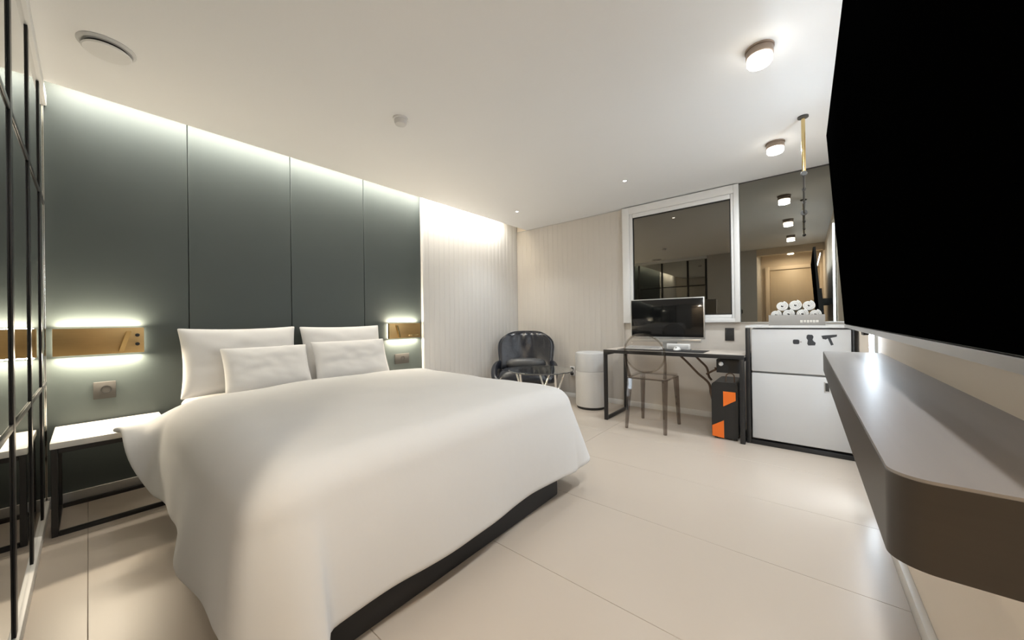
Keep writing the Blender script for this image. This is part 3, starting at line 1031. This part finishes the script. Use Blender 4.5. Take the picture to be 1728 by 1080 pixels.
# dark stickers on the upper door: a plug, a boxy figure, a handheld shape
yk = fy - .0015
prism('sticker', rounded(-.072, -.032, .836, .872, .010, 3), 'y', yk, fy, 'sticker', du)
prism('sticker', [(-.030, .850), (-.018, .850), (-.018, .858), (-.030, .858)], 'y', yk, fy, 'box_grey', du)
prism('sticker', [(.012, .905), (.020, .912), (.045, .910), (.052, .896), (.046, .872), (.052, .862), (.064, .850), (.060, .830), (.020, .828), (.014, .842), (.018, .868), (.010, .884)], 'y', yk, fy, 'sticker', du)
prism('sticker', [(.096, .904), (.104, .880), (.122, .876), (.132, .884), (.150, .832), (.164, .838), (.148, .888), (.182, .898), (.184, .914), (.120, .908)], 'y', yk, fy, 'sticker', du)

# grey box of towels on the refrigerator
tb = thing('storage_box', (-.055, 3.70, .980), 'shallow grey box with pale print on the refrigerator', 'box')
bx0, bx1, by0, by1, bz0, bz1 = -.228, .122, 3.60, 3.86, .980, 1.066
for (a, b, c, d, e, f_) in ((bx0, bx1, by0, by0 + .008, bz0, bz1), (bx0, bx1, by1 - .008, by1, bz0, bz1), (bx0, bx0 + .008, by0 + .0085, by1 - .0085, bz0, bz1), (bx1 - .008, bx1, by0 + .0085, by1 - .0085, bz0, bz1)):
    box('side', a, b, c, d, e, f_, 'box_grey', tb, bev=.001)
box('bottom', bx0 + .009, bx1 - .009, by0 + .009, by1 - .009, bz0, bz0 + .008, 'box_grey', tb)
for k, (a, b) in enumerate(((-.026, -.010), (-.004, .010), (.015, .028), (.033, .046), (.050, .064), (.068, .084))):
    box('print', a, b, by0 - .001, by0, 1.003 + .002 * (k % 2), 1.023, 'print_pale', tb)


def rolled_towel(y, x, z, r, L, rz, label):
    t = thing('rolled_towel', (x, y, z), label, 'towel', 'rolled white towels in the grey box')
    n, turns = 70, 3.2
    bm = bmesh.new()
    A, B = [], []
    R = Matrix.Rotation(rz, 3, 'Z')
    for k in range(n + 1):
        f_ = k / n
        th = 2 * PI * turns * f_
        rr = r * (.16 + .84 * f_)
        for lst, yy in ((A, -L / 2), (B, L / 2)):
            pnt = R @ Vector((rr * math.cos(th), yy, rr * math.sin(th)))
            lst.append(bm.verts.new(pnt + Vector((x, y, z))))
    for k in range(n):
        bm.faces.new((A[k], A[k + 1], B[k + 1], B[k]))
    o = obj('towel_roll', bm, 'towel', t, smooth=True)
    mods(o, ('SOLIDIFY', dict(thickness=r * .22, offset=0)))
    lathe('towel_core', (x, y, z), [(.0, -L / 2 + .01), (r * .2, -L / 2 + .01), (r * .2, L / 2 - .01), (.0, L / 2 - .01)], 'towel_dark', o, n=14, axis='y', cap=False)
    return t


spots = [(-.180, 1.070, .036), (-.098, 1.074, .038), (-.014, 1.074, .038), (.068, 1.070, .036), (-.141, 1.139, .038), (-.056, 1.144, .040), (.029, 1.139, .038)]
names = ['leftmost rolled white towel low in the grey box', 'second rolled white towel from the left, low in the grey box', 'third rolled white towel from the left, low in the grey box',
         'rightmost rolled white towel low in the grey box', 'rolled white towel on top of the pile, left', 'rolled white towel on top of the pile, middle', 'rolled white towel on top of the pile, right']
for (x, z, r), nm in zip(spots, names):
    rolled_towel(3.73, x, z, r, .20, random.uniform(-.03, .03), nm)

# ================================================================== television counter
CX, CZ, CT, CY0, CY1 = .077, .858, .108, .618, 2.60
ct = thing('wall_counter', (.19, 1.6, CZ - CT), 'long brown floating counter with rounded corner below the television', 'counter')


def counter_poly(g=0.0):
    poly = [(TX, CY1 - g), (CX + g, CY1 - g)]
    R_ = .040
    for k in range(13):
        a = math.radians(180 + 90 * k / 12)
        poly.append((CX + g + R_ + R_ * math.cos(a), CY0 + g + R_ * .9 + R_ * .9 * math.sin(a)))
    poly += [(TX, CY0 + g)]
    return poly


prism('body', counter_poly(.0), 'z', CZ - CT, CZ - .004, 'counter_side', ct)
prism('counter_top', counter_poly(.001), 'z', CZ - .004, CZ, 'counter_top', ct)

# ================================================================== television
tv = thing('television', (TX, 1.45, 1.0), 'huge black television tilted forward on the right wall above the counter', 'television')
ty0, ty1 = .34, 2.36
B0, T0 = Vector((.150, 0, 1.008)), Vector((.095, 0, 1.954))
upv = (T0 - B0).normalized()
H_ = (T0 - B0).length
nrm = Vector((-upv.z, 0, upv.x))      # towards the room


def tv_slab(name, y0, y1, h0, h1, d0, d1, m, par):
    bm = bmesh.new()
    vs = []
    for y in (y0, y1):
        for h, d in ((h0, d0), (h1, d0), (h1, d1), (h0, d1)):
            pnt = B0 + upv * h + nrm * d
            vs.append(bm.verts.new((pnt.x, y, pnt.z)))
    for f_ in ((0, 1, 2, 3), (7, 6, 5, 4), (0, 4, 5, 1), (1, 5, 6, 2), (2, 6, 7, 3), (3, 7, 4, 0)):
        bm.faces.new([vs[i] for i in f_])
    return obj(name, bm, m, par)


tv_slab('screen', ty0 + .004, ty1 - .004, .004, H_ - .004, -.003, .0, 'tv_screen', tv)
tv_slab('back_shell', ty0 + .002, ty1 - .002, .002, H_ - .002, -.028, -.003, 'pc_black', tv)
tv_slab('lower_bezel', ty0, ty1, -.013, .0015, -.026, .0015, 'silver', tv)
tv_slab('electronics_hump', ty0 + .3, ty1 - .3, .05, .42, -.060, -.028, 'pc_black', tv)
tv_slab('sensor', 1.70, 1.76, -.025, -.013, -.018, -.004, 'outlet_dark', tv)
for y in (1.0, 1.8):
    box('wall_bracket', .17, TX - .001, y, y + .05, 1.22, 1.30, 'black_metal', tv)
bk = box('fill_strip', .165, .172, ty0 + .05, ty1 - .05, 1.86, 1.875, 'led_cool', tv)  # added glowing strip, part of the cool ceiling fill
area('ceiling_fill', (.20, (ty0 + ty1) / 2, 1.90), (.12, 0, 1), .05, ty1 - ty0 - .1, P_FILL, COOL, tv)  # added upward light to brighten and cool the ceiling
